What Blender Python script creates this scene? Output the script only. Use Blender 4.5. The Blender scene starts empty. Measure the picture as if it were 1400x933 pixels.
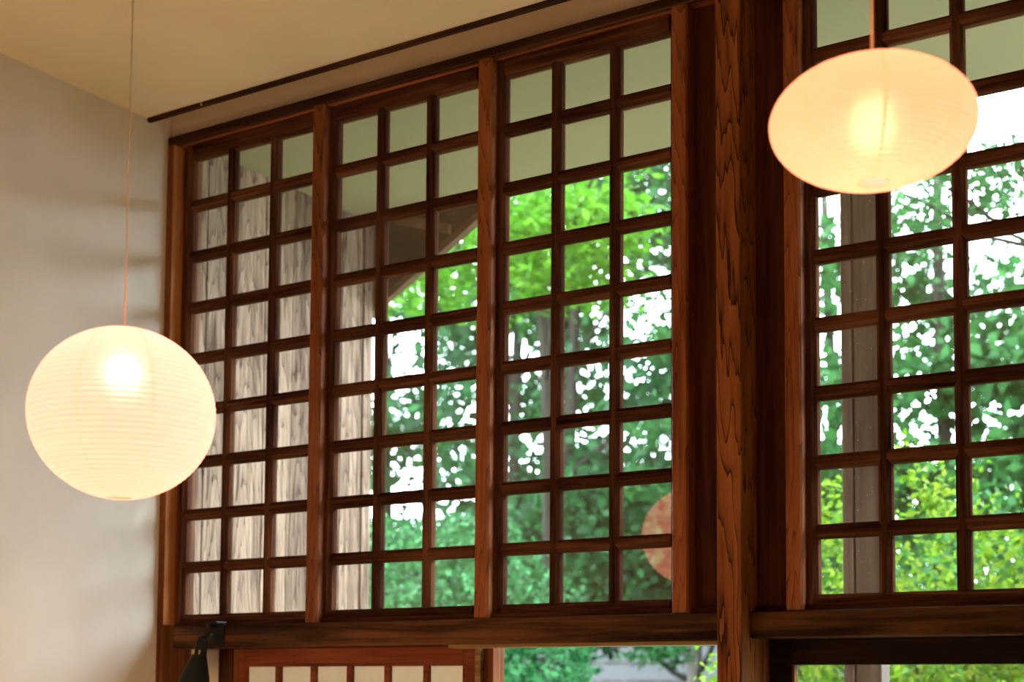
import bpy, bmesh, math, random
import numpy as np
from mathutils import Vector, Matrix

scene = bpy.context.scene
C = scene.collection

# ------------------------------------------------------------------ camera
cam_d = bpy.data.cameras.new('camera')
cam = bpy.data.objects.new('camera', cam_d)
C.objects.link(cam)
YAW, PITCH, ROLL = 0.5693, 0.0681, 0.0064
_f = Vector((-math.sin(YAW) * math.cos(PITCH), math.cos(YAW) * math.cos(PITCH), math.sin(PITCH)))
_r = Vector((math.cos(YAW), math.sin(YAW), 0))
_u = _r.cross(_f)
_r2 = _r * math.cos(ROLL) + _u * math.sin(ROLL)
_u2 = -_r * math.sin(ROLL) + _u * math.cos(ROLL)
_m = Matrix((_r2, _u2, -_f)).transposed().to_4x4()
_m.translation = Vector((3.7110, -3.6366, 1.7056))
cam.matrix_world = _m
cam_d.sensor_width = 36.0
cam_d.lens = 1972.6 / 1400 * 36
cam_d.shift_x = -6.4 / 1400
cam_d.shift_y = 344.3 / 1400
cam_d.clip_end = 200
cam_d.dof.use_dof = True
cam_d.dof.focus_distance = 3.9
cam_d.dof.aperture_fstop = 2.8
scene.camera = cam

# ------------------------------------------------------------------ sky (even overcast)
world = bpy.data.worlds.new('overcast_sky')
scene.world = world
world.use_nodes = True
_bg = world.node_tree.nodes['Background']
_bg.inputs['Color'].default_value = (0.76, 0.88, 1.0, 1)
_bg.inputs['Strength'].default_value = 23.0

# ------------------------------------------------------------------ exposure
vs = scene.view_settings
vs.view_transform = 'Standard'
vs.look = 'None'
vs.exposure = 0.0
vs.gamma = 1.0
vs.use_curve_mapping = False
scene.cycles.max_bounces = 10
scene.cycles.transparent_max_bounces = 24
scene.cycles.diffuse_bounces = 5
scene.cycles.sample_clamp_indirect = 6.0

random.seed(7)
RNG = np.random.default_rng(11)

# ------------------------------------------------------------------ material helpers
def new_mat(name):
    m = bpy.data.materials.new(name)
    m.use_nodes = True
    nt = m.node_tree
    nt.nodes.clear()
    out = nt.nodes.new('ShaderNodeOutputMaterial')
    return m, nt, out

def N(nt, t, **kw):
    n = nt.nodes.new(t)
    for k, v in kw.items():
        setattr(n, k, v)
    return n

def ramp(nt, stops):
    r = N(nt, 'ShaderNodeValToRGB')
    el = r.color_ramp.elements
    el[0].position, el[0].color = stops[0][0], (*stops[0][1], 1)
    el[1].position, el[1].color = stops[-1][0], (*stops[-1][1], 1)
    for p, c in stops[1:-1]:
        e = el.new(p)
        e.color = (*c, 1)
    return r

def wood(name, dark, mid, light, axis='Z', rough=0.45, fine=60, rings=0.0, bump=0.25, blotch=1.0, spec=0.07, con=0.16):
    """Long grain along one axis; rings > 0 adds the arched growth lines of a flat-sawn face."""
    m, nt, out = new_mat(name)
    L = nt.links
    geo = N(nt, 'ShaderNodeNewGeometry')
    tc = N(nt, 'ShaderNodeTexCoord')
    oi = N(nt, 'ShaderNodeObjectInfo')
    off = N(nt, 'ShaderNodeVectorMath', operation='SCALE')
    cmb = N(nt, 'ShaderNodeCombineXYZ')
    for i in range(3):
        L.new(oi.outputs['Random'], cmb.inputs[i])
    off.inputs['Scale'].default_value = 37.0
    L.new(cmb.outputs[0], off.inputs[0])
    add = N(nt, 'ShaderNodeVectorMath', operation='ADD')
    L.new(tc.outputs['Object'], add.inputs[0])
    L.new(off.outputs[0], add.inputs[1])
    s = [fine, fine, fine]
    k = 'XYZ'.index(axis)
    s[k] = fine * 0.05
    mp = N(nt, 'ShaderNodeMapping')
    mp.inputs['Scale'].default_value = s
    L.new(add.outputs[0], mp.inputs[0])
    n1 = N(nt, 'ShaderNodeTexNoise')
    n1.inputs['Scale'].default_value = 1.0
    n1.inputs['Detail'].default_value = 5
    n1.inputs['Roughness'].default_value = 0.62
    n1.inputs['Distortion'].default_value = 0.6
    L.new(mp.outputs[0], n1.inputs['Vector'])
    s2 = [9, 9, 9]
    s2[k] = 1.6
    mp2 = N(nt, 'ShaderNodeMapping')
    mp2.inputs['Scale'].default_value = s2
    L.new(add.outputs[0], mp2.inputs[0])
    n2 = N(nt, 'ShaderNodeTexNoise')
    n2.inputs['Scale'].default_value = 1.0
    n2.inputs['Detail'].default_value = 3
    L.new(mp2.outputs[0], n2.inputs['Vector'])
    mix = N(nt, 'ShaderNodeMix', data_type='FLOAT')
    mix.inputs[0].default_value = 0.42 * blotch
    L.new(n1.outputs['Fac'], mix.inputs[2])
    L.new(n2.outputs['Fac'], mix.inputs[3])
    fac = mix.outputs[0]
    if rings > 0:
        s3 = [1, 1, 1]
        s3[k] = 0.085
        mp3 = N(nt, 'ShaderNodeMapping')
        mp3.inputs['Scale'].default_value = s3
        L.new(tc.outputs['Object'], mp3.inputs[0])
        nz = N(nt, 'ShaderNodeTexNoise')
        nz.inputs['Scale'].default_value = 26
        nz.inputs['Detail'].default_value = 2.5
        L.new(mp3.outputs[0], nz.inputs['Vector'])
        sub = N(nt, 'ShaderNodeVectorMath', operation='MULTIPLY_ADD')
        sub.inputs[1].default_value = (0.05, 0.05, 0.05)
        L.new(nz.outputs['Color'], sub.inputs[0])
        L.new(mp3.outputs[0], sub.inputs[2])
        wv = N(nt, 'ShaderNodeTexWave', wave_type='RINGS', rings_direction='SPHERICAL', wave_profile='SAW')
        wv.inputs['Scale'].default_value = 26
        wv.inputs['Distortion'].default_value = 2.2
        wv.inputs['Detail'].default_value = 2
        wv.inputs['Detail Scale'].default_value = 1.6
        L.new(sub.outputs[0], wv.inputs['Vector'])
        rp = ramp(nt, [(0.0, (0.0,) * 3), (0.1, (0.55,) * 3), (0.3, (0.78,) * 3), (1.0, (1.0,) * 3)])
        L.new(wv.outputs['Fac'], rp.inputs[0])
        mm = N(nt, 'ShaderNodeMix', data_type='FLOAT')
        mm.inputs[0].default_value = rings
        mul = N(nt, 'ShaderNodeMath', operation='MULTIPLY')
        L.new(rp.outputs[0], mul.inputs[0])
        L.new(mix.outputs[0], mul.inputs[1])
        mul2 = N(nt, 'ShaderNodeMath', operation='MULTIPLY')
        mul2.inputs[1].default_value = 1.25
        L.new(mul.outputs[0], mul2.inputs[0])
        L.new(mix.outputs[0], mm.inputs[2])
        L.new(mul2.outputs[0], mm.inputs[3])
        fac = mm.outputs[0]
    cr = ramp(nt, [(0.5 - con * 1.05, dark), (0.5, mid), (0.5 + con, light)])
    L.new(fac, cr.inputs[0])
    hsv = N(nt, 'ShaderNodeHueSaturation')
    mr = N(nt, 'ShaderNodeMapRange')
    mr.inputs[3].default_value = 0.8
    mr.inputs[4].default_value = 1.2
    L.new(oi.outputs['Random'], mr.inputs[0])
    L.new(mr.outputs[0], hsv.inputs['Value'])
    L.new(cr.outputs[0], hsv.inputs['Color'])
    bs = N(nt, 'ShaderNodeBsdfPrincipled')
    bs.inputs['Roughness'].default_value = rough
    bs.inputs['Specular IOR Level'].default_value = spec
    L.new(hsv.outputs[0], bs.inputs['Base Color'])
    bp = N(nt, 'ShaderNodeBump')
    bp.inputs['Strength'].default_value = bump
    bp.inputs['Distance'].default_value = 0.004
    L.new(fac, bp.inputs['Height'])
    L.new(bp.outputs[0], bs.inputs['Normal'])
    L.new(bs.outputs[0], out.inputs[0])
    return m

def plaster(name, col, var=0.06, rough=0.9, scale=3.0, bump=0.12):
    m, nt, out = new_mat(name)
    L = nt.links
    tc = N(nt, 'ShaderNodeTexCoord')
    n1 = N(nt, 'ShaderNodeTexNoise')
    n1.inputs['Scale'].default_value = scale
    n1.inputs['Detail'].default_value = 6
    L.new(tc.outputs['Object'], n1.inputs['Vector'])
    a = tuple(c * (1 - var) for c in col)
    b = tuple(min(1, c * (1 + var)) for c in col)
    cr = ramp(nt, [(0.3, a), (0.7, b)])
    L.new(n1.outputs['Fac'], cr.inputs[0])
    n2 = N(nt, 'ShaderNodeTexNoise')
    n2.inputs['Scale'].default_value = 180
    n2.inputs['Detail'].default_value = 4
    L.new(tc.outputs['Object'], n2.inputs['Vector'])
    bp = N(nt, 'ShaderNodeBump')
    bp.inputs['Strength'].default_value = bump
    bp.inputs['Distance'].default_value = 0.002
    L.new(n2.outputs['Fac'], bp.inputs['Height'])
    bs = N(nt, 'ShaderNodeBsdfPrincipled')
    bs.inputs['Roughness'].default_value = rough
    bs.inputs['Specular IOR Level'].default_value = 0.15
    L.new(cr.outputs[0], bs.inputs['Base Color'])
    L.new(bp.outputs[0], bs.inputs['Normal'])
    L.new(bs.outputs[0], out.inputs[0])
    return m

def plain(name, col, rough=0.5, metal=0.0, spec=0.5):
    m, nt, out = new_mat(name)
    bs = N(nt, 'ShaderNodeBsdfPrincipled')
    tc = N(nt, 'ShaderNodeTexCoord')
    n1 = N(nt, 'ShaderNodeTexNoise')
    n1.inputs['Scale'].default_value = 30
    nt.links.new(tc.outputs['Object'], n1.inputs['Vector'])
    cr = ramp(nt, [(0.3, tuple(c * 0.92 for c in col)), (0.7, tuple(min(1, c * 1.08) for c in col))])
    nt.links.new(n1.outputs['Fac'], cr.inputs[0])
    nt.links.new(cr.outputs[0], bs.inputs['Base Color'])
    bs.inputs['Roughness'].default_value = rough
    bs.inputs['Metallic'].default_value = metal
    bs.inputs['Specular IOR Level'].default_value = spec
    nt.links.new(bs.outputs[0], out.inputs[0])
    return m

def glow(name, col, strength):
    m, nt, out = new_mat(name)
    e = N(nt, 'ShaderNodeEmission')
    e.inputs['Color'].default_value = (*col, 1)
    e.inputs['Strength'].default_value = strength
    nt.links.new(e.outputs[0], out.inputs[0])
    return m

def glass_mat():
    m, nt, out = new_mat('window_glass')
    L = nt.links
    tr = N(nt, 'ShaderNodeBsdfTransparent')
    tr.inputs[0].default_value = (0.965, 0.985, 0.97, 1)
    gl = N(nt, 'ShaderNodeBsdfGlossy')
    gl.inputs['Roughness'].default_value = 0.0
    fr = N(nt, 'ShaderNodeFresnel')
    geo = N(nt, 'ShaderNodeNewGeometry')
    ior = N(nt, 'ShaderNodeMapRange')           # a thin sheet: the same reflectance from both of its faces
    ior.inputs[3].default_value = 1.85
    ior.inputs[4].default_value = 1 / 1.85
    L.new(geo.outputs['Backfacing'], ior.inputs[0])
    L.new(ior.outputs[0], fr.inputs['IOR'])
    mx = N(nt, 'ShaderNodeMixShader')
    L.new(fr.outputs[0], mx.inputs[0])
    L.new(tr.outputs[0], mx.inputs[1])
    L.new(gl.outputs[0], mx.inputs[2])
    L.new(mx.outputs[0], out.inputs[0])
    return m

def paper_mat(name, col, see=0.10, refl=0.35, lit=None):
    """Thin washi: lets light through diffusely, a little of it straight."""
    m, nt, out = new_mat(name)
    L = nt.links
    tc = N(nt, 'ShaderNodeTexCoord')
    nz = N(nt, 'ShaderNodeTexNoise')
    nz.inputs['Scale'].default_value = 35
    nz.inputs['Detail'].default_value = 6
    L.new(tc.outputs['Object'], nz.inputs['Vector'])
    cr = ramp(nt, [(0.3, tuple(c * 0.93 for c in col)), (0.7, col)])
    L.new(nz.outputs['Fac'], cr.inputs[0])
    tl = N(nt, 'ShaderNodeBsdfTranslucent')
    df = N(nt, 'ShaderNodeBsdfDiffuse')
    L.new(cr.outputs[0], tl.inputs['Color'])
    L.new(cr.outputs[0], df.inputs['Color'])
    m1 = N(nt, 'ShaderNodeMixShader')
    m1.inputs[0].default_value = refl
    L.new(tl.outputs[0], m1.inputs[1])
    L.new(df.outputs[0], m1.inputs[2])
    tr = N(nt, 'ShaderNodeBsdfRefraction')       # forward scatter: the bulb shows as a soft bright patch
    tr.inputs['Color'].default_value = (*col, 1)
    tr.inputs['Roughness'].default_value = 0.62
    tr.inputs['IOR'].default_value = 1.22
    m2 = N(nt, 'ShaderNodeMixShader')
    m2.inputs[0].default_value = see
    L.new(m1.outputs[0], m2.inputs[1])
    L.new(tr.outputs[0], m2.inputs[2])
    if lit:                                      # light scattered many times inside the lantern leaves it evenly
        em = N(nt, 'ShaderNodeEmission')
        em.inputs['Color'].default_value = (*lit, 1)
        ad = N(nt, 'ShaderNodeAddShader')
        L.new(m2.outputs[0], ad.inputs[0])
        L.new(em.outputs[0], ad.inputs[1])
        L.new(ad.outputs[0], out.inputs[0])
        return m
    L.new(m2.outputs[0], out.inputs[0])
    return m

def leaf_mat(name, cols, trans=0.4):
    m, nt, out = new_mat(name)
    L = nt.links
    g = N(nt, 'ShaderNodeNewGeometry')
    n = len(cols)
    cr = ramp(nt, [(i / (n - 1), c) for i, c in enumerate(cols)])
    L.new(g.outputs['Random Per Island'], cr.inputs[0])
    df = N(nt, 'ShaderNodeBsdfPrincipled')
    df.inputs['Roughness'].default_value = 0.5
    df.inputs['Specular IOR Level'].default_value = 0.12
    tl = N(nt, 'ShaderNodeBsdfTranslucent')
    L.new(cr.outputs[0], df.inputs['Base Color'])
    L.new(cr.outputs[0], tl.inputs['Color'])
    mx = N(nt, 'ShaderNodeMixShader')
    mx.inputs[0].default_value = trans
    L.new(df.outputs[0], mx.inputs[1])
    L.new(tl.outputs[0], mx.inputs[2])
    L.new(mx.outputs[0], out.inputs[0])
    return m

D, MI, LI = (0.011, 0.0048, 0.0034), (0.060, 0.0235, 0.0140), (0.14, 0.055, 0.030)
M = {}
M['wood_v'] = wood('stained_wood_upright', D, MI, LI, 'Z', spec=0.0)
M['wood_h'] = wood('stained_wood_level', D, MI, LI, 'X', spec=0.0)
M['mull'] = wood('stained_wood_mullion', (0.0700, 0.0196, 0.0077), (0.2100, 0.0665, 0.0224), (0.2940, 0.1050, 0.0364), 'Z', rings=0.45, con=0.23)
M['post'] = wood('cedar_post', (0.0375, 0.0118, 0.0050), (0.2250, 0.0715, 0.0211), (0.3450, 0.1260, 0.0379), 'Z', rings=0.8, bump=0.5, rough=0.5, con=0.23)
M['board_dark'] = wood('dark_infill_board', (0.0160, 0.0051, 0.0032), (0.0640, 0.0179, 0.0077), (0.1088, 0.0320, 0.0128), 'Z')
M['beam'] = wood('old_dark_beam', (0.0087, 0.0039, 0.0020), (0.0363, 0.0145, 0.0068), (0.1065, 0.0411, 0.0155), 'X', fine=36, bump=0.8, rough=0.6, con=0.11)
M['head'] = wood('head_beam_wood', (0.0510, 0.0170, 0.0102), (0.2550, 0.0765, 0.0289), (0.5440, 0.1870, 0.0612), 'X')  # lightened to put the lantern glow into the beam underside
M['rail'] = wood('black_brown_rail', (0.012, 0.006, 0.004), (0.035, 0.014, 0.008), (0.08, 0.03, 0.012), 'X')
M['black_wood'] = wood('black_door_frame', (0.006, 0.003, 0.002), (0.016, 0.007, 0.004), (0.04, 0.016, 0.008), 'X')
M['lining'] = wood('warm_jamb_lining', (0.25, 0.09, 0.03), (0.48, 0.21, 0.08), (0.62, 0.3, 0.12), 'Z')  # jamb wood in a lighter colour that carries the daylight
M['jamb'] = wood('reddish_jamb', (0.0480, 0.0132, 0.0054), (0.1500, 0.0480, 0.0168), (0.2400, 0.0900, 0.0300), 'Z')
M['olive'] = wood('pale_track_wood', (0.1120, 0.0640, 0.0240), (0.2400, 0.1520, 0.0640), (0.3360, 0.2240, 0.0960), 'X')
M['shoji'] = wood('red_brown_shoji_frame', (0.0800, 0.0176, 0.0080), (0.1840, 0.0440, 0.0176), (0.2560, 0.0680, 0.0272), 'X')
M['grey_wood'] = wood('weathered_grey_boards', (0.050, 0.032, 0.024), (0.215, 0.142, 0.102), (0.36, 0.25, 0.185), 'Z', rough=0.9, fine=60, blotch=0.7, bump=0.6, rings=0.42, con=0.135)
M['ext_post'] = wood('weathered_dark_post', (0.0560, 0.0412, 0.0353), (0.1456, 0.1117, 0.0964), (0.2464, 0.1999, 0.1764), 'Z', rough=0.85, fine=45)
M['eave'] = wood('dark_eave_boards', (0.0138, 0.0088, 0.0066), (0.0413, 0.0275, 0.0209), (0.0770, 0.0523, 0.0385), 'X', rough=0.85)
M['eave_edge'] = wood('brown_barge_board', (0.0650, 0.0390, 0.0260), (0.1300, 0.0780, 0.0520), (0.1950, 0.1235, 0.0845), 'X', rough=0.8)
M['deck'] = wood('deck_boards', (0.12, 0.08, 0.05), (0.26, 0.18, 0.12), (0.38, 0.28, 0.19), 'X')
M['plaster'] = plaster('beige_wall_plaster', (0.69, 0.63, 0.56))
M['ceil'] = plaster('tan_ceiling_plaster', (0.70, 0.57, 0.42), scale=2.0)
M['soffit'] = plaster('pale_soffit_plaster', (0.28, 0.262, 0.165), var=0.03)
M['siding'] = plaster('grey_siding_paint', (0.085, 0.085, 0.088), var=0.05)
M['ground'] = plaster('moss_and_gravel', (0.22, 0.25, 0.15), var=0.3, scale=1.2)
M['tatami'] = plaster('straw_floor', (0.42, 0.33, 0.2), var=0.1, scale=6)
M['glass'] = glass_mat()
M['black'] = plain('black_lamp_metal', (0.009, 0.0105, 0.010), 0.5, 0.0, 0.15)
M['drop'] = plain('rain_drop', (0.75, 0.77, 0.78), 0.1)
M['brass'] = plain('brass', (0.75, 0.5, 0.18), 0.25, 1.0)
M['cord'] = plain('tan_cord', (0.62, 0.50, 0.32), 0.7)
M['rib'] = plain('bamboo_rib', (0.60, 0.42, 0.22), 0.7)
for k_, e_ in (('', (0.92, 0.205, 0.165)), ('_oval', (0.85, 0.165, 0.085))):
    M['washi' + k_] = paper_mat('washi_paper' + k_, (1.0, 0.94, 0.82), see=0.10, lit=e_)
    M['washi_seam' + k_] = paper_mat('washi_double_layer' + k_, (0.97, 0.90, 0.77), see=0.07, refl=0.40, lit=tuple(c * 0.9 for c in e_))
M['shoji_paper'] = paper_mat('shoji_paper', (0.60, 0.52, 0.40), see=0.0, refl=0.55)
M['bulb'] = glow('warm_bulb', (1.0, 0.31, 0.24), 45)
M['globe'] = glow('opal_globe', (1.0, 0.57, 0.23), 78)  # emission of the added fill lamps
M['globe_low'] = glow('opal_globe_dimmed', (1.0, 0.60, 0.25), 40)
M['bark'] = wood('tree_bark', (0.0054, 0.0049, 0.0036), (0.0158, 0.0144, 0.0108), (0.0315, 0.0279, 0.0225), 'Z', rough=0.95, fine=30)
M['bark_grey'] = wood('grey_pine_bark', (0.03, 0.026, 0.022), (0.065, 0.055, 0.046), (0.10, 0.088, 0.075), 'Z', rough=0.95, fine=30)
M['leaf_dark'] = leaf_mat('dark_green_leaves', [(0.0034, 0.0211, 0.0073), (0.0074, 0.0464, 0.0140), (0.0169, 0.0843, 0.0221)])
M['leaf_mid'] = leaf_mat('mid_green_leaves', [(0.0061, 0.0359, 0.0088), (0.0152, 0.0801, 0.0181), (0.0338, 0.1265, 0.0281)])
M['leaf_maple'] = leaf_mat('yellow_green_maple_leaves', [(0.0169, 0.0843, 0.0040), (0.0405, 0.1518, 0.0073), (0.0810, 0.1940, 0.0161)], 0.55)
M['leaf_bush'] = leaf_mat('clipped_shrub_leaves', [(0.0040, 0.0359, 0.0088), (0.0118, 0.0759, 0.0181), (0.0338, 0.1433, 0.0442)], 0.3)
M['leaf_lime'] = leaf_mat('lime_shrub_leaves', [(0.0253, 0.0860, 0.0026), (0.0810, 0.1806, 0.0067), (0.1821, 0.2365, 0.0199)], 0.5)

# ------------------------------------------------------------------ object helpers
def tag(o, label=None, cat=None, group=None, kind=None):
    if label: o['label'] = label
    if cat: o['category'] = cat
    if group: o['group'] = group
    if kind: o['kind'] = kind
    return o

def empty(name, loc, label=None, cat=None, group=None, kind=None):
    o = bpy.data.objects.new(name, None)
    o.empty_display_size = 0.05
    C.objects.link(o)
    o.location = loc
    return tag(o, label, cat, group, kind)

def wloc(o):
    v = Vector(o.location)
    while o.parent:
        o = o.parent
        v += Vector(o.location)
    return v

def link(name, me, mat, parent=None, loc=(0, 0, 0)):
    o = bpy.data.objects.new(name, me)
    C.objects.link(o)
    if mat is not None and not me.materials:
        me.materials.append(mat)
    l = Vector(loc)
    if parent:
        o.parent = parent
        l = l - wloc(parent)
    o.location = l
    return o

def box_mesh(name, sx, sy, sz, bevel=0.0, seg=1):
    bm = bmesh.new()
    bmesh.ops.create_cube(bm, size=1.0)
    bmesh.ops.scale(bm, vec=(sx, sy, sz), verts=bm.verts)
    if bevel > 0:
        bmesh.ops.bevel(bm, geom=list(bm.edges), offset=bevel, segments=seg, affect='EDGES', profile=0.5)
    me = bpy.data.meshes.new(name)
    bm.to_mesh(me)
    bm.free()
    return me

def box(name, x0, x1, y0, y1, z0, z1, mat, parent=None, bevel=0.002, seg=1):
    me = box_mesh(name, x1 - x0, y1 - y0, z1 - z0, bevel, seg)
    return link(name, me, mat, parent, ((x0 + x1) / 2, (y0 + y1) / 2, (z0 + z1) / 2))

def prism_mesh(name, poly, axis, length):
    """Extrude a closed 2-D outline along an axis, centred on it. axis 'Z': poly is (x, y); axis 'X': poly is (z, y)."""
    n = len(poly)
    vs_, fs = [], []
    for s in (-0.5, 0.5):
        for a, b in poly:
            vs_.append((a, b, s * length) if axis == 'Z' else (s * length, b, a))
    for i in range(n):
        j = (i + 1) % n
        fs.append((i, j, n + j, n + i))
    fs.append(tuple(range(n - 1, -1, -1)))
    fs.append(tuple(range(n, 2 * n)))
    me = bpy.data.meshes.new(name)
    me.from_pydata(vs_, [], fs)
    bm = bmesh.new()
    bm.from_mesh(me)
    bmesh.ops.recalc_face_normals(bm, faces=bm.faces)
    bm.to_mesh(me)
    bm.free()
    return me

def tube_mesh(name, pts, radii, sides=8, cap=True):
    pts = [Vector(p) for p in pts]
    n = len(pts)
    if not hasattr(radii, '__len__'):
        radii = [radii] * n
    vs_, fs = [], []
    up = Vector((0.13, 0.31, 0.94)).normalized()
    a = None
    for i, p in enumerate(pts):
        d = (pts[min(i + 1, n - 1)] - pts[max(i - 1, 0)]).normalized()
        if a is None:
            a = d.cross(up)
            if a.length < 1e-3:
                a = d.cross(Vector((1, 0, 0)))
        else:
            a = a - d * a.dot(d)
        a.normalize()
        b = d.cross(a)
        for k in range(sides):
            t = 2 * math.pi * k / sides
            vs_.append(p + (a * math.cos(t) + b * math.sin(t)) * radii[i])
    for i in range(n - 1):
        for k in range(sides):
            k2 = (k + 1) % sides
            fs.append((i * sides + k, i * sides + k2, (i + 1) * sides + k2, (i + 1) * sides + k))
    if cap:
        fs.append(tuple(range(sides - 1, -1, -1)))
        fs.append(tuple((n - 1) * sides + k for k in range(sides)))
    me = bpy.data.meshes.new(name)
    me.from_pydata([tuple(v) for v in vs_], [], fs)
    for p in me.polygons:
        p.use_smooth = True
    return me

def lathe_mesh(name, prof, seg=32, a0=0.0, a1=2 * math.pi, smooth=True):
    full = abs(a1 - a0 - 2 * math.pi) < 1e-6
    cols = seg if full else seg + 1
    vs_, fs = [], []
    for r, z in prof:
        for k in range(cols):
            t = a0 + (a1 - a0) * k / seg
            vs_.append((r * math.cos(t), r * math.sin(t), z))
    for i in range(len(prof) - 1):
        for k in range(seg):
            k2 = (k + 1) % cols
            fs.append((i * cols + k, i * cols + k2, (i + 1) * cols + k2, (i + 1) * cols + k))
    me = bpy.data.meshes.new(name)
    me.from_pydata(vs_, [], fs)
    if smooth:
        for p in me.polygons:
            p.use_smooth = True
    return me

# ------------------------------------------------------------------ dimensions
XW = -0.0878            # face of the left wall
PITCH_X, BAR_X = 0.20, 0.0353
PITCH_Z, BAR_Z = 0.18582, 0.0380
Z_TOP = 3.60            # top of the upper glass row
ROWS, COLS = 9, 3
GW, GH = PITCH_X - BAR_X, PITCH_Z - BAR_Z
Z_BOT = Z_TOP - ROWS * PITCH_Z + BAR_Z
Z_CEIL = 3.722
RX, BY = 6.4, -6.2      # right and back wall
SASH_X = [0.0, 0.6660, 1.3340, 2.3316, 2.9996, 3.6676]
SASH_W = 2 * PITCH_X + GW

# ------------------------------------------------------------------ room shell
def st(o, label):
    return tag(o, label, kind='structure')

st(box('floor', XW - 0.2, RX + 0.2, BY - 0.2, 0.12, -0.12, 0.0, M['tatami'], bevel=0), 'straw coloured floor of the room')
st(box('ceiling', XW - 0.2, RX + 0.2, BY - 0.2, -0.140, Z_CEIL, Z_CEIL + 0.12, M['ceil'], bevel=0), 'smooth tan plaster ceiling above the lanterns')
st(box('wall_left', XW - 0.16, XW, BY - 0.2, 0.10, 0.0, 3.98, M['plaster'], bevel=0), 'pale beige plaster wall behind the round lantern')
st(box('wall_back', XW - 0.16, RX + 0.2, BY - 0.2, BY, 0.0, Z_CEIL, M['plaster'], bevel=0), 'plain plaster wall behind the viewer')
st(box('wall_right', RX, RX + 0.2, BY, 0.12, 0.0, 3.98, M['plaster'], bevel=0), 'plain plaster wall on the far right side')
st(box('wall_window', XW, RX, -0.029, 0.10, 3.684, 3.98, M['ceil'], bevel=0), 'strip of plaster between ceiling rail and head beam')
st(box('wall_window_end', 4.52, RX, -0.029, 0.10, 0.0, 3.684, M['plaster'], bevel=0), 'plaster wall right of the lattice windows')
st(box('ceiling_cove', XW, RX, -0.139, -0.03, 3.90, 3.98, M['ceil'], bevel=0), 'shadow gap above the ceiling rail')

# ceiling rail along the windows
t = empty('trim_1', (XW, -0.142, 3.71), 'thin black brown ceiling rail running above the lattice windows', kind='structure')
rb_ = box('rail_bar', XW + 0.002, RX, -0.152, -0.134, 3.7085, 3.7235, M['rail'], t, 0.002)
pin = link('rail_pin', lathe_mesh('rail_pin', [(0.0001, -0.006), (0.004, -0.005), (0.0045, 0.0), (0.003, 0.004), (0.0001, 0.005)], 10), M['brass'], rb_, (0.183, -0.154, 3.714))
tag(pin, 'tiny brass pin on the rail')

# head beam, sill beams, ledges, posts
t = empty('trim_2', (0, 0, 3.65), 'dark horizontal head beam above the three left lattice windows', kind='structure')
box('beam_front', XW, 2.084, -0.0487, -0.028, 3.654, 3.685, M['rail'], t, 0.003)
box('beam_soffit', XW, 2.084, -0.030, 0.10, 3.655, 3.684, M['head'], t, 0.0)
t = empty('trim_3', (2.16, 0, 3.65), 'dark horizontal head beam above the right lattice windows', kind='structure')
box('beam_front', 2.160, 4.44, -0.0487, -0.028, 3.654, 3.685, M['rail'], t, 0.003)
box('beam_soffit', 2.160, 4.44, -0.030, 0.10, 3.655, 3.684, M['head'], t, 0.0)
st(box('trim_4', -0.001, 2.084, -0.055, 0.02, 1.846, 1.923, M['beam'], None, 0.004), 'heavy dark sill beam under the three left lattice windows')
st(box('trim_5', 2.160, 4.44, -0.055, 0.02, 1.850, 1.923, M['beam'], None, 0.004), 'heavy dark sill beam under the right lattice windows')
st(box('trim_6', -0.03, 2.084, -0.022, 0.06, 1.9235, 1.938, M['wood_h'], None, 0.002), 'slim reddish ledge on top of the left sill beam')
st(box('trim_7', 2.160, 4.44, -0.022, 0.06, 1.9235, 1.938, M['wood_h'], None, 0.002), 'slim reddish ledge on top of the right sill beam')
t = empty('trim_8', (XW, 0, 0), 'reddish corner jamb between the left wall and the first lattice window', kind='structure')
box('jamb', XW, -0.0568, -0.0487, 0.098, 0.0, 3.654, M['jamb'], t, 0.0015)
box('jamb_lining', -0.0568, -0.0555, -0.0470, 0.004, 1.93, 3.653, M['lining'], t, 0)  # thin sheet with daylight on the reveal painted into its colour
box('jamb_stop', -0.0568, -0.030, 0.004, 0.05, 1.93, 3.655, M['board_dark'], t, 0.001)
post = box('trim_9', 2.086, 2.158, -0.108, 0.06, 0.0, 3.98, M['post'], None, 0.006, 2)
st(post, 'thick square cedar post with wavy grain between the two window bays')
st(box('trim_10', 4.44, 4.52, -0.108, 0.06, 0.0, 3.98, M['post'], None, 0.006, 2), 'square cedar post at the right end of the windows')
st(box('trim_11', 1.972, 2.088, 0.0, 0.04, 1.93, 3.655, M['board_dark'], None, 0.001), 'dark recessed board left of the cedar post')
st(box('trim_12', 2.156, 2.262, 0.0, 0.04, 1.93, 3.655, M['board_dark'], None, 0.001), 'dark recessed board right of the cedar post')

# mullions (front faces chamfered)
def mullion(n, x0, x1, label, yf=-0.046):
    w = x1 - x0
    c = 0.007
    d = 0.05 - yf
    poly = [(-w / 2, d / 2), (-w / 2, -d / 2 + 0.002), (-w / 2 + 0.002, -d / 2), (w / 2 - c * 0.7, -d / 2), (w / 2, -d / 2 + c), (w / 2, d / 2)]
    me = prism_mesh('mullion', poly, 'Z', 3.654 - 1.9235)
    o = link('trim_%d' % n, me, M['mull'], None, ((x0 + x1) / 2, (0.05 + yf) / 2, (3.654 + 1.9235) / 2))
    return st(o, label)

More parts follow.
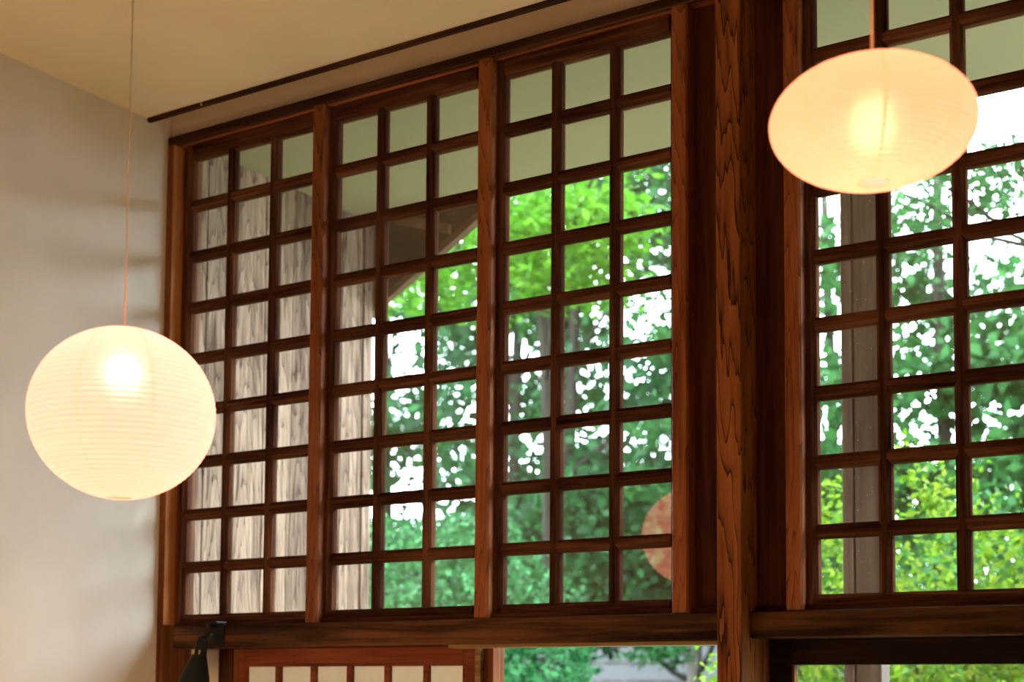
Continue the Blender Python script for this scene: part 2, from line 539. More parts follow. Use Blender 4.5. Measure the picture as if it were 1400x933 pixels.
mullion(13, 0.5928, 0.6394, 'upright mullion between the first and second lattice windows')
mullion(14, 1.2600, 1.3080, 'upright mullion between the second and third lattice windows')
mullion(15, 1.9235, 1.9720, 'upright mullion between the third lattice window and the dark recess')
mullion(16, 2.2590, 2.3040, 'orange brown upright mullion left of the right hand lattice window')
mullion(17, 2.9250, 2.9730, 'upright mullion between the fourth and fifth lattice windows')
mullion(18, 3.5930, 3.6410, 'upright mullion between the fifth and sixth lattice windows')
mullion(19, 4.2570, 4.3020, 'upright mullion right of the last lattice window')
st(box('trim_20', 4.302, 4.44, 0.0, 0.04, 1.93, 3.655, M['board_dark'], None, 0.001), 'dark recessed board at the right end of the windows')

# ------------------------------------------------------------------ lattice windows
def bar_poly(w, back=0.022, front=-0.011, flat=0.42):
    return [(-w / 2, back), (-w / 2, -0.0005), (-w / 2 * flat, front), (w / 2 * flat, front), (w / 2, -0.0005), (w / 2, back)]

STL, STR = 0.0266, 0.0275
RT, RB = 0.0545, 0.0275
H_ALL = (Z_TOP + RT) - (Z_BOT - RB)
me_vbar = prism_mesh('muntin_upright', bar_poly(BAR_X), 'Z', Z_TOP - Z_BOT + 0.006)
me_vbar.materials.append(M['wood_v'])
me_hbar = prism_mesh('muntin_level', bar_poly(BAR_Z, front=-0.0105), 'X', SASH_W + 0.006)
me_hbar.materials.append(M['wood_h'])
me_pane = box_mesh('pane', GW + 0.008, 0.003, GH + 0.008)
me_pane.materials.append(M['glass'])
def edge_poly(w, side):
    # a stile or rail whose glass side is chamfered; side = +1 chamfer towards +a
    h = w / 2
    p = [(-h, 0.024), (-h, -0.012), (h - 0.012, -0.012), (h, -0.0005), (h, 0.024)]
    return p if side > 0 else [(-a, b) for a, b in p]
me_stl = prism_mesh('stile', edge_poly(STL, 1), 'Z', H_ALL); me_stl.materials.append(M['wood_v'])
me_str = prism_mesh('stile', edge_poly(STR, -1), 'Z', H_ALL); me_str.materials.append(M['wood_v'])
me_rt = prism_mesh('rail', edge_poly(RT, -1), 'X', SASH_W); me_rt.materials.append(M['wood_h'])
me_rb = prism_mesh('rail', edge_poly(RB, 1), 'X', SASH_W); me_rb.materials.append(M['wood_h'])

WLAB = ['lattice window nearest the left wall, looking onto grey boards outside',
        'second lattice window from the left wall, boards and dark eave behind',
        'third lattice window, left of the cedar post, with lantern reflection',
        'right hand lattice window behind the oval lantern',
        'fifth lattice window, right of the oval lantern window',
        'sixth lattice window, farthest right']
for i, x0 in enumerate(SASH_X):
    w = empty('window_%d' % (i + 1), (x0, 0, Z_BOT - RB), WLAB[i], kind='structure')
    x1 = x0 + SASH_W
    zc = (Z_TOP + RT + Z_BOT - RB) / 2
    link('stile', me_stl, None, w, (x0 - STL / 2, 0, zc))
    link('stile', me_str, None, w, (x1 + STR / 2, 0, zc))
    link('rail', me_rt, None, w, ((x0 + x1) / 2, 0, Z_TOP + RT / 2))
    link('rail', me_rb, None, w, ((x0 + x1) / 2, 0, Z_BOT - RB / 2))
    for c in range(COLS - 1):
        link('muntin', me_vbar, None, w, (x0 + c * PITCH_X + GW + BAR_X / 2, 0, (Z_TOP + Z_BOT) / 2))
    for r in range(ROWS - 1):
        link('muntin', me_hbar, None, w, ((x0 + x1) / 2, 0, Z_TOP - r * PITCH_Z - GH - BAR_Z / 2))
    for r in range(ROWS):
        for c in range(COLS):
            link('pane', me_pane, None, w, (x0 + c * PITCH_X + GW / 2, 0.0085, Z_TOP - r * PITCH_Z - GH / 2))

# ------------------------------------------------------------------ below the sill: shoji, openings, glass door
st(box('wall_left_panel', -0.0568, 0.112, 0.092, 0.115, 0.0, 1.90, M['plaster'], bevel=0), 'narrow pale panel between corner jamb and shoji post')
t = empty('trim_21', (0.14, 0.06, 0), 'dark post with orange stop strip left of the shoji', kind='structure')
box('post', 0.112, 0.178, 0.055, 0.115, 0.0, 1.8455, M['board_dark'], t)
box('stop_strip', 0.178, 0.201, 0.060, 0.115, 0.0, 1.846, M['jamb'], t)
sh = empty('door_1', (0.2, 0.075, 0.0), 'shoji screen with pale paper and red brown bars under the sill beam', kind='structure')
SX0, SX1 = 0.2015, 1.1960
box('stile', SX0, 0.231, 0.060, 0.088, 0.01, 1.8455, M['shoji'], sh)
box('stile', 1.146, SX1, 0.060, 0.088, 0.01, 1.8455, M['shoji'], sh)
box('rail', 0.231, 1.146, 0.060, 0.088, 1.795, 1.8455, M['shoji'], sh)
box('rail', 0.231, 1.146, 0.064, 0.088, 1.784, 1.7945, M['shoji'], sh, 0.001)
box('rail', 0.231, 1.146, 0.060, 0.088, 0.01, 0.10, M['shoji'], sh)
pw = (1.146 - 0.231 + 0.020) / 6
for k in range(1, 6):
    xx = 0.231 + k * pw - 0.020
    box('muntin', xx, xx + 0.020, 0.066, 0.084, 0.10, 1.784, M['shoji'], sh, 0.001)
for k in range(1, 6):
    zz = 1.784 - k * 0.285
    box('muntin', 0.231, 1.146, 0.067, 0.083, zz - 0.009, zz + 0.009, M['shoji'], sh, 0.001)
box('paper', 0.228, 1.149, 0.0842, 0.0848, 0.095, 1.80, M['shoji_paper'], sh, 0)
st(box('trim_22', 1.17, 2.086, -0.050, 0.02, 1.8345, 1.8455, M['olive'], None, 0.001), 'pale olive track strip along the underside of the left sill beam')
st(box('trim_23', 1.1965, 1.2165, 0.055, 0.10, 0.0, 1.846, M['olive'], None, 0.001), 'pale upright strip beside the shoji')
st(box('trim_24', 1.2165, 1.243, 0.075, 0.12, 0.0, 1.846, M['board_dark'], None, 0.001), 'dark upright strip beside the open doorway')
st(box('trim_25', 1.243, 1.263, 0.058, 0.12, 0.0, 1.846, M['jamb'], None, 0.001), 'orange brown door jamb left of the open doorway')
st(box('trim_26', -0.03, 1.2, 0.02, 0.115, 1.846, 1.93, M['board_dark'], None, 0.0), 'dark backing above the shoji')
d = empty('door_2', (2.16, 0.08, 0.0), 'dark framed sliding glass door under the right sill beam', kind='structure')
box('stile', 2.166, 2.230, 0.06, 0.095, 0.01, 1.85, M['black_wood'], d)
box('stile', 3.24, 3.30, 0.06, 0.095, 0.01, 1.85, M['board_dark'], d)
box('rail', 2.230, 3.24, 0.06, 0.095, 1.781, 1.85, M['black_wood'], d)
box('rail', 2.230, 3.24, 0.06, 0.095, 0.01, 0.12, M['rail'], d)
box('bead', 2.2305, 2.2375, 0.062, 0.085, 0.12, 1.781, M['jamb'], d, 0.0005)
box('pane', 2.232, 3.238, 0.078, 0.081, 0.121, 1.780, M['glass'], d, 0)
d = empty('door_3', (3.3, 0.08, 0.0), 'second dark framed sliding glass door farther right', kind='structure')
box('stile', 3.31, 3.37, 0.06, 0.095, 0.01, 1.85, M['board_dark'], d)
box('stile', 4.36, 4.44, 0.06, 0.095, 0.01, 1.85, M['board_dark'], d)
box('rail', 3.37, 4.36, 0.06, 0.095, 1.781, 1.85, M['rail'], d)
box('rail', 3.37, 4.36, 0.06, 0.095, 0.01, 0.12, M['rail'], d)
box('pane', 3.372, 4.358, 0.078, 0.081, 0.121, 1.780, M['glass'], d, 0)
st(box('trim_27', 2.158, 4.44, 0.02, 0.10, 1.8505, 1.93, M['board_dark'], None, 0.0), 'dark backing above the glass doors')
st(box('trim_28', 2.1585, 2.1655, 0.03, 0.10, 0.0, 1.85, M['jamb'], None, 0.001), 'thin orange strip between the cedar post and glass door')

# ------------------------------------------------------------------ paper lanterns
def lantern(name, loc, a, h, rings, label, cord_top, cord_r, seam0, bulb_dz, open_r, strength_mat, cordmat, sfx=''):
    root = empty(name, (loc[0], loc[1], loc[2]), label, 'lantern', 'lit washi lanterns')
    root['group'] = 'lit washi lanterns'
    # profile with shallow scallops between the ribs
    prof = []
    per = 3
    t0 = -math.acos(min(0.99, open_r / a))
    t1 = math.acos(min(0.99, open_r / a))
    nn = rings * per
    for i in range(nn + 1):
        tt = t0 + (t1 - t0) * i / nn
        sc = 1.0 + 0.0016 / a * (abs(math.sin(math.pi * i / per)) - 0.5) * 2.0
        prof.append((a * math.cos(tt) * sc, h * math.sin(tt) * sc))
    G = 8
    for g in range(G):
        a0 = seam0 + g * 2 * math.pi / G
        me = lathe_mesh('paper_gore', prof, 8, a0, a0 + 2 * math.pi / G)
        link('paper_gore', me, M['washi' + sfx], root, loc)
    for g in range(G):
        a0 = seam0 + g * 2 * math.pi / G
        dw = 0.0032 / a
        pr2 = [(r + 0.0006, z * 1.002) for r, z in prof]
        # a seam is a narrow strip of doubled paper, narrowing towards the poles
        vs_, fs = [], []
        for r, z in pr2:
            k = 0.35 + 0.65 * r / a
            for s in (-1, 1):
                ang = a0 + s * dw * k * a / max(r, 0.03)
                vs_.append((r * math.cos(ang), r * math.sin(ang), z))
        for i in range(len(pr2) - 1):
            fs.append((2 * i, 2 * i + 1, 2 * i + 3, 2 * i + 2))
        me = bpy.data.meshes.new('paper_seam')
        me.from_pydata(vs_, [], fs)
        link('paper_seam', me, M['washi_seam' + sfx], root, loc)
    # one spiral rib of split bamboo from bottom to top, inside the paper
    pts = []
    st_ = rings * 28
    for i in range(st_ + 1):
        tt = t0 + (t1 - t0) * i / st_
        th = 2 * math.pi * rings * i / st_
        pts.append(((a - 0.0022) * math.cos(tt) * math.cos(th), (a - 0.0022) * math.cos(tt) * math.sin(th), (h - 0.0022) * math.sin(tt)))
    link('spiral_rib', tube_mesh('spiral_rib', pts, 0.0005, 3), M['rib'], root, loc)
    for s, nm in ((-1, 'bottom_ring'), (1, 'top_ring')):
        zz = s * h * math.sin(t1)
        pts = [(open_r * math.cos(2 * math.pi * k / 24), open_r * math.sin(2 * math.pi * k / 24), zz) for k in range(25)]
        link(nm, tube_mesh(nm, pts, 0.0016, 5, False), M['washi_seam' + sfx], root, loc)
    # wire hanger across the top opening, socket, bulb and cord
    zz = h * math.sin(t1)
    link('hanger_wire', tube_mesh('hanger_wire', [(-open_r, 0, zz), (0, 0, zz + 0.006), (open_r, 0, zz)], 0.0012, 5), M['rib'], root, loc)
    zb = bulb_dz
    sk = link('socket', lathe_mesh('socket', [(0.0005, zb + 0.085), (0.012, zb + 0.083), (0.016, zb + 0.075), (0.017, zb + 0.035), (0.0005, zb + 0.034)], 16), M['rib'], root, loc)
    b = [(0.0005, zb - 0.034)]
    for k in range(1, 9):
        t_ = -math.pi / 2 + k * math.pi / 11
        b.append((0.034 * math.cos(t_), zb + 0.034 * math.sin(t_)))
    b += [(0.016, zb + 0.034), (0.0005, zb + 0.0345)]
    link('bulb', lathe_mesh('bulb', b, 14), strength_mat, sk, loc)
    pts = [(0, 0, zb + 0.08), (0.001, 0, (h + cord_top - loc[2]) / 2), (0, 0, cord_top - loc[2])]
    link('cord', tube_mesh('cord', pts, cord_r, 6), cordmat, root, loc)
    link('ceiling_cap', lathe_mesh('ceiling_cap', [(0.0005, -0.03), (0.03, -0.028), (0.042, -0.018), (0.045, 0.0), (0.0005, 0.0)], 24), M['rib'], root, (loc[0], loc[1], cord_top))
    return root

lantern('paper_lantern', (1.268, -1.445, 2.3135), 0.2025, 0.190, 44,
        'round cream paper lantern hanging in front of the pale left wall', Z_CEIL - 0.0005, 0.0021, math.radians(-69), 0.075, 0.03, M['bulb'], M['cord'])
M['bulb_r'] = glow('warm_bulb_low', (1.0, 0.36, 0.18), 22)
lantern('paper_lantern', (2.894, -1.2, 2.7125), 0.180, 0.108, 34,
        'flattened oval paper lantern hanging in front of the right window', Z_CEIL - 0.0005, 0.0030, math.radians(-109.5), 0.006, 0.028, M['bulb_r'], M['cord'], '_oval')

# ------------------------------------------------------------------ black clamp lamp on the sill beam
lp = empty('clamp_lamp', (0.22, -0.055, 1.90), 'small black cone spot lamp clamped to the left end of the sill beam', 'lamp')
link('clamp_jaw', box_mesh('clamp_jaw', 0.055, 0.05, 0.010, 0.002), M['black'], lp, (0.215, -0.065, 1.9285))
link('clamp_plate', box_mesh('clamp_plate', 0.05, 0.010, 0.075, 0.003), M['black'], lp, (0.225, -0.0605, 1.890))
s_ = link('clamp_screw', lathe_mesh('clamp_screw', [(0.0005, -0.012), (0.005, -0.012), (0.005, 0.008), (0.009, 0.009), (0.009, 0.016), (0.0005, 0.017)], 12), M['black'], lp, (0.212, -0.083, 1.918))
s_.rotation_euler = (math.radians(90), 0, 0)
bj = link('ball_joint', lathe_mesh('ball_joint', [(0.0005, -0.017)] + [(0.017 * math.cos(-math.pi / 2 + i * math.pi / 10), 0.017 * math.sin(-math.pi / 2 + i * math.pi / 10)) for i in range(1, 10)] + [(0.0005, 0.017)], 16), M['black'], lp, (0.215, -0.095, 1.882))
k_ = link('knob', lathe_mesh('knob', [(0.0005, -0.011), (0.013, -0.010), (0.014, 0.0), (0.013, 0.010), (0.0005, 0.011)], 14), M['black'], bj, (0.190, -0.105, 1.872))
k_.rotation_euler = (0, math.radians(90), 0)
cone = link('lamp_shade', lathe_mesh('lamp_shade', [(0.0005, 0.035), (0.014, 0.033), (0.019, 0.018), (0.021, 0.0), (0.023, -0.025), (0.030, -0.045), (0.048, -0.10), (0.056, -0.15), (0.058, -0.20), (0.055, -0.20), (0.045, -0.11), (0.02, -0.04), (0.0005, -0.03)], 28), M['black'], lp, (0.197, -0.115, 1.846))
cone.rotation_euler = (0, math.radians(14), 0)
for sx in (-0.0125, 0.0125):
    s_ = link('brass_slot', box_mesh('brass_slot', 0.004, 0.003, 0.015, 0.0006), M['brass'], lp, (0.199 + sx, -0.1365, 1.829))
    s_.rotation_euler = (0, math.radians(10), 0)

# ------------------------------------------------------------------ globe lamps added out of view to fill the room with warm light
for gx, gy, m_, lab in [(0.80, -1.75, 'globe', 'opal globe floor lamp below the round lantern'), (2.7, -5.0, 'globe_low', 'opal globe floor lamp by the back wall')]:
    g = empty('floor_lamp', (gx, gy, 0.0), lab, 'lamp', 'opal globe floor lamps')
    link('base', lathe_mesh('base', [(0.0005, 0.0), (0.10, 0.0), (0.10, 0.012), (0.02, 0.022), (0.012, 0.05), (0.012, 0.32), (0.035, 0.34), (0.035, 0.37), (0.0005, 0.371)], 20), M['black'], g, (gx, gy, 0.0005))
    link('globe', lathe_mesh('globe', [(0.0005, -0.13)] + [(0.13 * math.cos(-math.pi / 2 + i * math.pi / 12), 0.13 * math.sin(-math.pi / 2 + i * math.pi / 12)) for i in range(1, 12)] + [(0.0005, 0.13)], 20), M[m_], g, (gx, gy, 0.49))

# ------------------------------------------------------------------ outside: veranda
XB = -0.10
wl = empty('wall_outside', (XB, 0.10, 0.0), 'weathered grey board wall closing the veranda on the left', kind='structure')
edges = [0.105, 0.175, 0.335, 0.49, 0.65, 0.80, 0.955, 1.090]
box('backing', XB - 0.09, XB - 0.020, 0.101, 1.16, -0.05, 3.72, M['ext_post'], wl, 0)
for k in range(len(edges) - 1):
    dx = [0.004, 0.0, 0.002, 0.0, 0.001, 0.003, 0.0][k]
    box('plank', XB - 0.021, XB - dx, edges[k] + 0.001, edges[k + 1] - 0.001, -0.05, 3.712, M['grey_wood'], wl, 0.0015)
box('corner_plank', XB - 0.021, XB + 0.002, 1.100, 1.158, -0.05, 3.712, M['grey_wood'], wl, 0.002)
st(box('ceiling_veranda', XB - 0.2, RX + 0.3, 0.10, 1.085, 3.712, 3.76, M['soffit'], bevel=0), 'smooth pale soffit over the veranda')
st(box('trim_29', XB - 0.2, RX + 0.3, 1.05, 1.10, 3.694, 3.7115, M['ext_post'], None, 0.002), 'dark edge beam along the veranda soffit')
st(box('roof', XB - 0.6, RX + 0.4, -6.6, 1.30, 3.985, 4.10, M['eave'], bevel=0), 'dark roof slab over the house')
st(box('roof_eave', XB - 0.6, RX + 0.4, 0.10, 1.16, 3.765, 3.98, M['eave'], bevel=0), 'dark eave block above the veranda soffit')
st(box('floor_veranda', XB - 0.2, RX + 0.3, 0.12, 1.25, -0.10, -0.02, M['deck'], bevel=0), 'boarded veranda deck')
vp = empty('veranda_post', (2.08, 1.08, 0.0), 'grey weathered veranda post outside the right window', 'post')
box('post', 2.064, 2.150, 1.05, 1.135, -0.02, 3.694, M['ext_post'], vp, 0.003)
box('shutter_strip', 2.020, 2.056, 1.05, 1.10, -0.02, 3.694, M['ext_post'], vp, 0.002)
box('groove', 2.055, 2.065, 1.075, 1.095, -0.02, 3.694, M['black'], vp, 0)
# dark gable eave of the neighbouring wing, its lower edge sloping up to the right
ge = empty('gable_eave', (0.1, 1.3, 3.4), 'dark sloping eave corner seen past the end of the board wall', 'eave')
def slab(name, poly, y0, y1, mat, parent):
    n = len(poly)
    vs_ = [(x, y0, z) for x, z in poly] + [(x, y1, z) for x, z in poly]
    fs = [tuple(range(n)), tuple(range(2 * n - 1, n - 1, -1))] + [(i, n + i, n + (i + 1) % n, (i + 1) % n) for i in range(n)]
    me = bpy.data.meshes.new(name)
    me.from_pydata(vs_, [], fs)
    bm = bmesh.new(); bm.from_mesh(me)
    bmesh.ops.recalc_face_normals(bm, faces=bm.faces)
    bm.to_mesh(me); bm.free()
    return link(name, me, mat, parent)
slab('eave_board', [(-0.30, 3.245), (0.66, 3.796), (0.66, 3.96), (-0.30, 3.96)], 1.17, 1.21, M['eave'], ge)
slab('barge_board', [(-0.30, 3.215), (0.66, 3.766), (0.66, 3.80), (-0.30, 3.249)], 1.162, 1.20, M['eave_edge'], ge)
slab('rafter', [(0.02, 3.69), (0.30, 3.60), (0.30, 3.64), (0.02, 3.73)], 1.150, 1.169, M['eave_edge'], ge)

# ------------------------------------------------------------------ garden
st(box('ground', -30, 20, 1.26, 40, -0.62, -0.5, M['ground'], bevel=0), 'mossy garden ground')
hs = empty('garden_house', (-5.0, 13.2, -0.5), 'pale grey clapboard outbuilding behind the garden trees', 'building')
for k in range(13):
    z = -0.5 + k * 0.235
    box('clapboard', -12.0, 2.2, 13.0, 13.03, z, z + 0.205, M['siding'], hs, 0.004)
box('wall', -12.0, 2.2, 13.035, 15.0, -0.5, 2.5, M['ext_post'], hs, 0)

def leaf_cloud(name, centers, size, mat, parent, loc, flat=0.0, aspect=0.5):
    """centers: (n,3) array of leaf positions relative to loc; one quad folded leaf each."""
    n = len(centers)
    d = RNG.normal(size=(n, 3))
    d[:, 2] *= (1 - flat)
    d /= np.linalg.norm(d, axis=1)[:, None]
    nn = RNG.normal(size=(n, 3)) * (1 - 0.6 * flat)
    nn[:, 2] += 0.9 * flat + 0.4
    s = np.cross(d, nn)
    s /= np.linalg.norm(s, axis=1)[:, None] + 1e-9
    up = np.cross(s, d)
    ln = size * RNG.uniform(0.65, 1.3, size=(n, 1))
    p0 = centers - d * ln * 0.5
    p2 = centers + d * ln * 0.5
    p1 = centers + s * ln * aspect * 0.5 + up * ln * 0.08
    p3 = centers - s * ln * aspect * 0.5 + up * ln * 0.08
    co = np.stack([p0, p1, p2, p3], 1).reshape(-1, 3).astype(np.float32)
    me = bpy.data.meshes.new(name)
    me.vertices.add(4 * n)
    me.vertices.foreach_set('co', co.ravel())
    me.loops.add(4 * n)
    me.loops.foreach_set('vertex_index', np.arange(4 * n, dtype=np.int32))
    me.polygons.add(n)
    me.polygons.foreach_set('loop_start', np.arange(0, 4 * n, 4, dtype=np.int32))
    me.polygons.foreach_set('loop_total', np.full(n, 4, dtype=np.int32))
    me.update()
    me.validate()
    o = link(name, me, mat, parent, loc)
    o['kind'] = 'stuff'
    return o

def blob_points(blobs, per_clump, spread, squash=0.6):
    """blobs: (cx,cy,cz, rx,ry,rz, clumps). Clumps of leaves scattered through each ellipsoid, denser outside."""
    out = []
    for cx, cy, cz, rx, ry, rz, k in blobs:
        v = RNG.normal(size=(k, 3))
        v /= np.linalg.norm(v, axis=1)[:, None]
        v *= (RNG.uniform(0.15, 1.0, size=(k, 1))) ** 0.45
        c = v * np.array([rx, ry, rz]) + np.array([cx, cy, cz])
        q = RNG.normal(size=(k, per_clump, 3)) * np.array([spread, spread, spread * squash])
        out.append((c[:, None, :] + q).reshape(-1, 3))
    return np.concatenate(out)

def tree(name, label, base, trunk_top, trunk_r, blobs, leaf, mat, per=45, spread=0.22, squash=0.6, group='garden trees', flat=0.3, aspect=0.55, bark='bark'):
    """Blobs are in world coordinates."""
    root = empty(name, base, label, 'tree', group)
    bx_, by_, bz_ = base
    n = 8
    pts, rad = [], []
    for i in range(n + 1):
        f = i / n
        pts.append((bx_ + (trunk_top[0] - bx_) * f + 0.06 * math.sin(5 * f + bx_), by_ + (trunk_top[1] - by_) * f, bz_ + (trunk_top[2] - bz_) * f))
        rad.append(trunk_r * (1 - 0.6 * f))
    link('trunk', tube_mesh('trunk', [(x - bx_, y - by_, z - bz_) for x, y, z in pts], rad, 10), M[bark], root, base)
    for cx, cy, cz, rx, ry, rz, k in blobs:
        i = min(n, max(2, int(n * (cz - 0.35 * rz - bz_) / (trunk_top[2] - bz_))))
        p = Vector(pts[i]); q = Vector((cx, cy, cz))
        mid = (p + q) / 2 + Vector((0, 0, -0.08 * (q - p).length))
        pp = [p - Vector(base), mid - Vector(base), q - Vector(base), q + (q - p) * 0.35 - Vector(base)]
        link('branch', tube_mesh('branch', pp, [rad[i] * 0.55, rad[i] * 0.4, 0.018, 0.006], 6), M['bark'], root, base)
    c = blob_points(blobs, per, spread, squash) - np.array(base)
    leaf_cloud('foliage', c, leaf, mat, root, base, flat, aspect)
    return root

def shrub(name, label, base, blobs, leaf, mat, n_leaves, group, shell=True, shoots=0):
    root = empty(name, base, label, 'shrub', group)
    pts = []
    tot = sum(b[3] * b[4] for b in blobs)
    for cx, cy, cz, rx, ry, rz in blobs:
        k = int(n_leaves * rx * ry / tot)
        v = RNG.normal(size=(k, 3))
        v /= np.linalg.norm(v, axis=1)[:, None]
        r = RNG.uniform(0.86, 1.02, size=(k, 1)) if shell else RNG.uniform(0.5, 1.08, size=(k, 1))
        bump = 1 + 0.06 * np.sin(v[:, :1] * 9 + cx) * np.sin(v[:, 2:3] * 8 + 1) + 0.04 * np.sin(v[:, 1:2] * 17)
        pts.append(v * r * bump * np.array([rx, ry, rz]) + np.array([cx, cy, cz]))
    if shoots:
        for _ in range(shoots):
            b = blobs[RNG.integers(len(blobs))]
            a = RNG.uniform(0, 2 * math.pi)
            rr = RNG.uniform(0, 0.9)
            x = b[0] + b[3] * rr * math.cos(a); y = b[1] + b[4] * rr * math.sin(a)
            z = b[2] + b[5] * math.sqrt(max(0, 1 - rr * rr)) * 0.95
            L = RNG.uniform(0.15, 0.5)
            q = np.zeros((22, 3))
            f = RNG.uniform(0, 1, size=22)
            tilt = RNG.normal(size=2) * 0.25
            q[:, 0] = x + f * L * tilt[0]; q[:, 1] = y + f * L * tilt[1]; q[:, 2] = z + f * L
            q += RNG.normal(size=(22, 3)) * 0.028
            pts.append(q)
    c = np.concatenate(pts) - np.array(base)
    leaf_cloud('foliage', c, leaf, mat, root, base, 0.2, 0.6)
    # inner stems
    for k in range(5):
        b = blobs[k % len(blobs)]
        link('stem', tube_mesh('stem', [(0.12 * math.cos(k * 1.3), 0.12 * math.sin(k * 1.3), 0), (b[0] - base[0] + 0.25 * b[3] * math.cos(k * 2.1), b[1] - base[1] + 0.25 * b[4] * math.sin(k * 2.1), b[2] - base[2] + 0.4 * b[5])], [0.03, 0.01], 6), M['bark'], root, base)
    return root


shrub('round_shrub', 'dense round clipped shrub beyond the open doorway and second window', (-1.75, 4.2, -0.5),
      [(-1.92, 4.2, 1.75, 1.05, 1.0, 1.12), (-1.85, 4.2, 0.7, 1.12, 1.05, 1.2)], 0.055, M['leaf_bush'], 26000, None)
shrub('lime_shrub', 'bright lime green shrub outside the right window, left part behind the veranda post', (1.15, 3.3, -0.5),
      [(1.1, 3.3, 1.55, 0.62, 0.6, 0.95), (0.85, 3.5, 0.9, 0.6, 0.55, 1.0)], 0.042, M['leaf_lime'], 12000, 'lime shrubs', False, 60)
shrub('lime_shrub', 'bright lime green shrub outside the right window, middle one right of the veranda post', (1.75, 3.2, -0.5),
      [(1.72, 3.2, 1.55, 0.62, 0.6, 1.0), (1.9, 3.0, 0.9, 0.6, 0.55, 1.0)], 0.042, M['leaf_lime'], 12000, 'lime shrubs', False, 70)
shrub('lime_shrub', 'bright lime green shrub outside the right window, at the right edge of the view', (2.5, 3.1, -0.5),
      [(2.45, 3.1, 1.45, 0.66, 0.6, 0.98), (2.6, 3.0, 0.9, 0.6, 0.55, 1.0)], 0.042, M['leaf_lime'], 12000, 'lime shrubs', False, 70)

tree('maple_tree', 'yellow green maple with spreading branches near the eave', (-1.9, 5.6, -0.5), (-1.75, 5.2, 4.6), 0.09,
     [(-1.25, 4.6, 4.72, 0.55, 0.6, 0.40, 38), (-1.0, 4.5, 4.95, 0.40, 0.5, 0.25, 12), (-1.95, 4.7, 4.75, 0.75, 0.7, 0.4, 36), (-1.6, 4.9, 5.4, 0.9, 0.9, 0.4, 24), (-2.6, 5.2, 5.1, 0.8, 0.7, 0.5, 34)],
     0.085, M['leaf_maple'], per=42, spread=0.17, squash=0.4, flat=0.6)
DK = [
 ('cedar_tree', 'dark green tree far left, beside the end of the board wall', (-6.3, 9.2), 7.6, [(-6.2, 9.2, 5.6, 1.2, 1.1, 1.1, 24), (-6.4, 9.2, 4.1, 1.4, 1.2, 0.9, 24), (-6, 9, 2.6, 1.4, 1.2, 0.9, 70), (-6.2, 9.2, 6.9, 0.8, 0.8, 0.7, 10)], 'leaf_dark'),
 ('cedar_tree', 'dark green tree seen through the middle of the second window', (-5.0, 9.6), 8.0, [(-5, 9.6, 5.9, 1, 1, 1, 18), (-5.1, 9.5, 4.5, 1.3, 1.1, 0.8, 21), (-4.9, 9.4, 3.1, 1.3, 1.1, 0.8, 60), (-5, 9.6, 7.2, 0.8, 0.8, 0.7, 10)], 'leaf_mid'),
 ('cedar_tree', 'dark green tree behind the left side of the third window', (-4.0, 8.4), 8.0, [(-4.1, 8.4, 5, 0.9, 1, 0.7, 17), (-3.9, 8.4, 3.7, 1.1, 1, 0.6, 22), (-4, 8.2, 2.6, 1.3, 1, 0.8, 80), (-4, 8.4, 6.4, 0.9, 0.9, 0.8, 14)], 'leaf_dark'),
 ('cedar_tree', 'dark green tree behind the middle of the third window', (-3.75, 9.0), 8.2, [(-3.2, 9, 5.6, 0.9, 0.9, 0.6, 15), (-3.1, 9, 4.2, 1, 1, 0.6, 14), (-3, 8.8, 3, 1.4, 1, 0.8, 90), (-3.2, 9, 6.8, 1, 1, 0.7, 17)], 'leaf_mid'),
 ('cedar_tree', 'dark green tree behind the right side of the third window', (-3.15, 8.0), 8.0, [(-2.4, 8, 5.9, 0.9, 0.9, 0.6, 18), (-2.4, 8, 4.4, 0.9, 0.9, 0.5, 15), (-2.2, 7.8, 3, 1.3, 1, 0.75, 95), (-2.3, 8, 6.8, 0.9, 0.9, 0.6, 12)], 'leaf_dark'),
 ('cedar_tree', 'green tree behind the left column of the right window', (-1.2, 9.5), 6.6, [(-1.3, 9.5, 4.6, 0.8, 0.8, 0.7, 14), (-1.3, 9.5, 3.2, 1.1, 0.9, 0.8, 34), (-1.2, 9.5, 5.7, 0.5, 0.5, 0.5, 6)], 'leaf_mid'),
 ('cedar_tree', 'green tree with grey trunk behind the middle of the right window', (0.36, 8.0), 6.6, [(0, 8.1, 5.2, 0.6, 0.7, 0.45, 12), (0.1, 8, 4.2, 0.7, 0.8, 0.5, 15), (0.2, 8, 3.2, 1, 0.8, 0.6, 34), (0.6, 8, 4.7, 0.6, 0.6, 0.4, 10)], 'leaf_mid'),
 ('cedar_tree', 'green tree behind the right column of the right window', (1.3, 8.4), 5.8, [(1.3, 8.4, 4, 0.9, 0.9, 0.6, 24), (1.2, 8.4, 3, 1.1, 0.9, 0.7, 40), (1.5, 8.4, 4.8, 0.5, 0.5, 0.35, 6)], 'leaf_mid'),
]
for nm, lab, (bx_, by_), h_, bl, lm in DK:
    tree(nm, lab, (bx_, by_, -0.5), (bx_ + 0.05, by_, h_), 0.09, bl, 0.135, M[lm], per=75, spread=0.225, squash=0.5)
tree('pine_tree', 'slender grey trunked pine in front of the grey outbuilding', (-1.42, 7.0, -0.5), (-1.40, 7.0, 5.6), 0.075,
     [(-1.75, 7.0, 2.0, 0.36, 0.25, 0.08, 7), (-1.08, 6.9, 2.3, 0.22, 0.25, 0.08, 6), (-1.5, 7.0, 3.6, 0.8, 0.7, 0.4, 20), (-1.4, 7.0, 4.7, 0.8, 0.7, 0.5, 20)],
     0.09, M['leaf_mid'], per=45, spread=0.075, squash=0.4, aspect=0.3, bark='bark_grey')
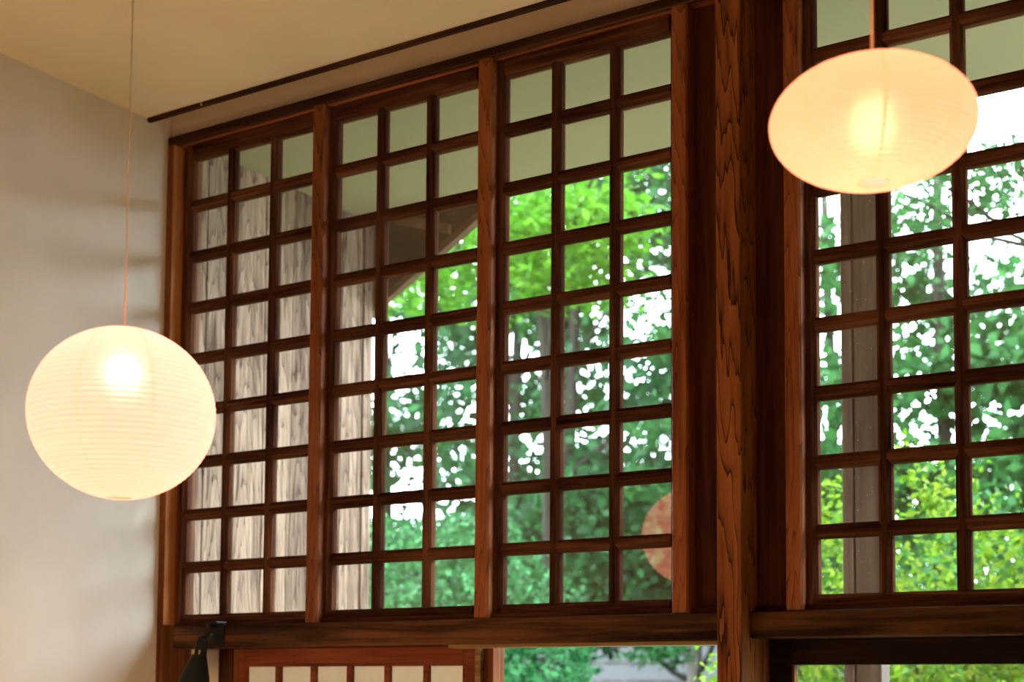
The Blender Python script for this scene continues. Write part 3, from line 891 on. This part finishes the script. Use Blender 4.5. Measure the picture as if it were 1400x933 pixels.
tree('near_tree', 'sparse tree with a curved bare branch at the upper right', (1.9, 6.4, -0.5), (1.55, 6.2, 5.4), 0.08,
     [(1.45, 6.1, 5.25, 0.42, 0.4, 0.15, 14), (1.15, 6.0, 5.0, 0.3, 0.35, 0.2, 8), (1.75, 6.0, 4.9, 0.3, 0.4, 0.12, 6), (0.8, 6.1, 5.1, 0.35, 0.35, 0.25, 14)],
     0.07, M['leaf_mid'], per=40, spread=0.11, squash=0.5)
for k, (cx, cy, cz, rx, rz, lab) in enumerate([(-6.6, 7.6, 1.6, 1.4, 1.5, 'wide green bush left of the round shrub'), (-4.1, 7.0, 1.3, 1.2, 1.5, 'wide green bush behind the round shrub'),
        (0.05, 7.2, 1.6, 1.1, 1.5, 'green bush behind the lime shrubs, left'), (1.2, 6.2, 1.5, 0.9, 1.5, 'green bush behind the lime shrubs, right'), (2.2, 7.4, 1.6, 1.2, 1.5, 'green bush at the far right of the garden')]):
    shrub('garden_bush', lab, (cx, cy, -0.5), [(cx, cy, cz, rx, 0.9, rz), (cx + 0.3, cy, cz * 0.5, rx, 0.9, 1.2)], 0.10, M['leaf_mid' if k % 2 else 'leaf_dark'], 9000, 'garden bushes', False)


# unseen trees added on the right to block low sky light
for k, (cx, cy) in enumerate([(5.2, 8.5), (9.0, 7.6), (12.6, 5.6), (15.0, 2.2), (3.4, 13.0), (7.4, 12.4)]):
    shrub('broadleaf_tree', ['broad green tree beyond the right edge, nearest the lime shrubs', 'broad green tree second along the right side', 'broad green tree third along the right side',
          'broad green tree level with the veranda on the right', 'broad green tree at the back of the garden, left', 'broad green tree at the back of the garden, right'][k], (cx, cy, -0.5),
          [(cx, cy, 2.9, 1.7, 1.5, 1.7), (cx + 0.4, cy, 1.2, 1.8, 1.5, 1.9)], 0.28, M['leaf_mid'], 5000, 'trees along the right side of the garden', False)

# rain drops clinging to the outside of the right hand window and the third window
def drops(win, x0, n, seed):
    rg = np.random.default_rng(seed)
    base = bpy.data.meshes.new('tmp')
    bm = bmesh.new()
    for _ in range(n):
        c, r = rg.integers(3), min(8, int(3 + abs(rg.normal()) * 3.2))
        x = x0 + c * PITCH_X + rg.uniform(0.01, GW - 0.01)
        z = Z_TOP - r * PITCH_Z - rg.uniform(0.01, GH - 0.01)
        rad = rg.uniform(0.0006, 0.0013)
        bmesh.ops.create_icosphere(bm, subdivisions=1, radius=rad, matrix=Matrix.Translation((x, 0.0106, z)) @ Matrix.Diagonal((1, 0.5, 1.25, 1)))
    me = bpy.data.meshes.new('rain_drops')
    bm.to_mesh(me); bm.free()
    o = link('rain_drops', me, M['drop'], win)
    o['kind'] = 'stuff'
drops(bpy.data.objects['window_4'], SASH_X[3], 260, 5)
drops(bpy.data.objects['window_3'], SASH_X[2], 60, 6)
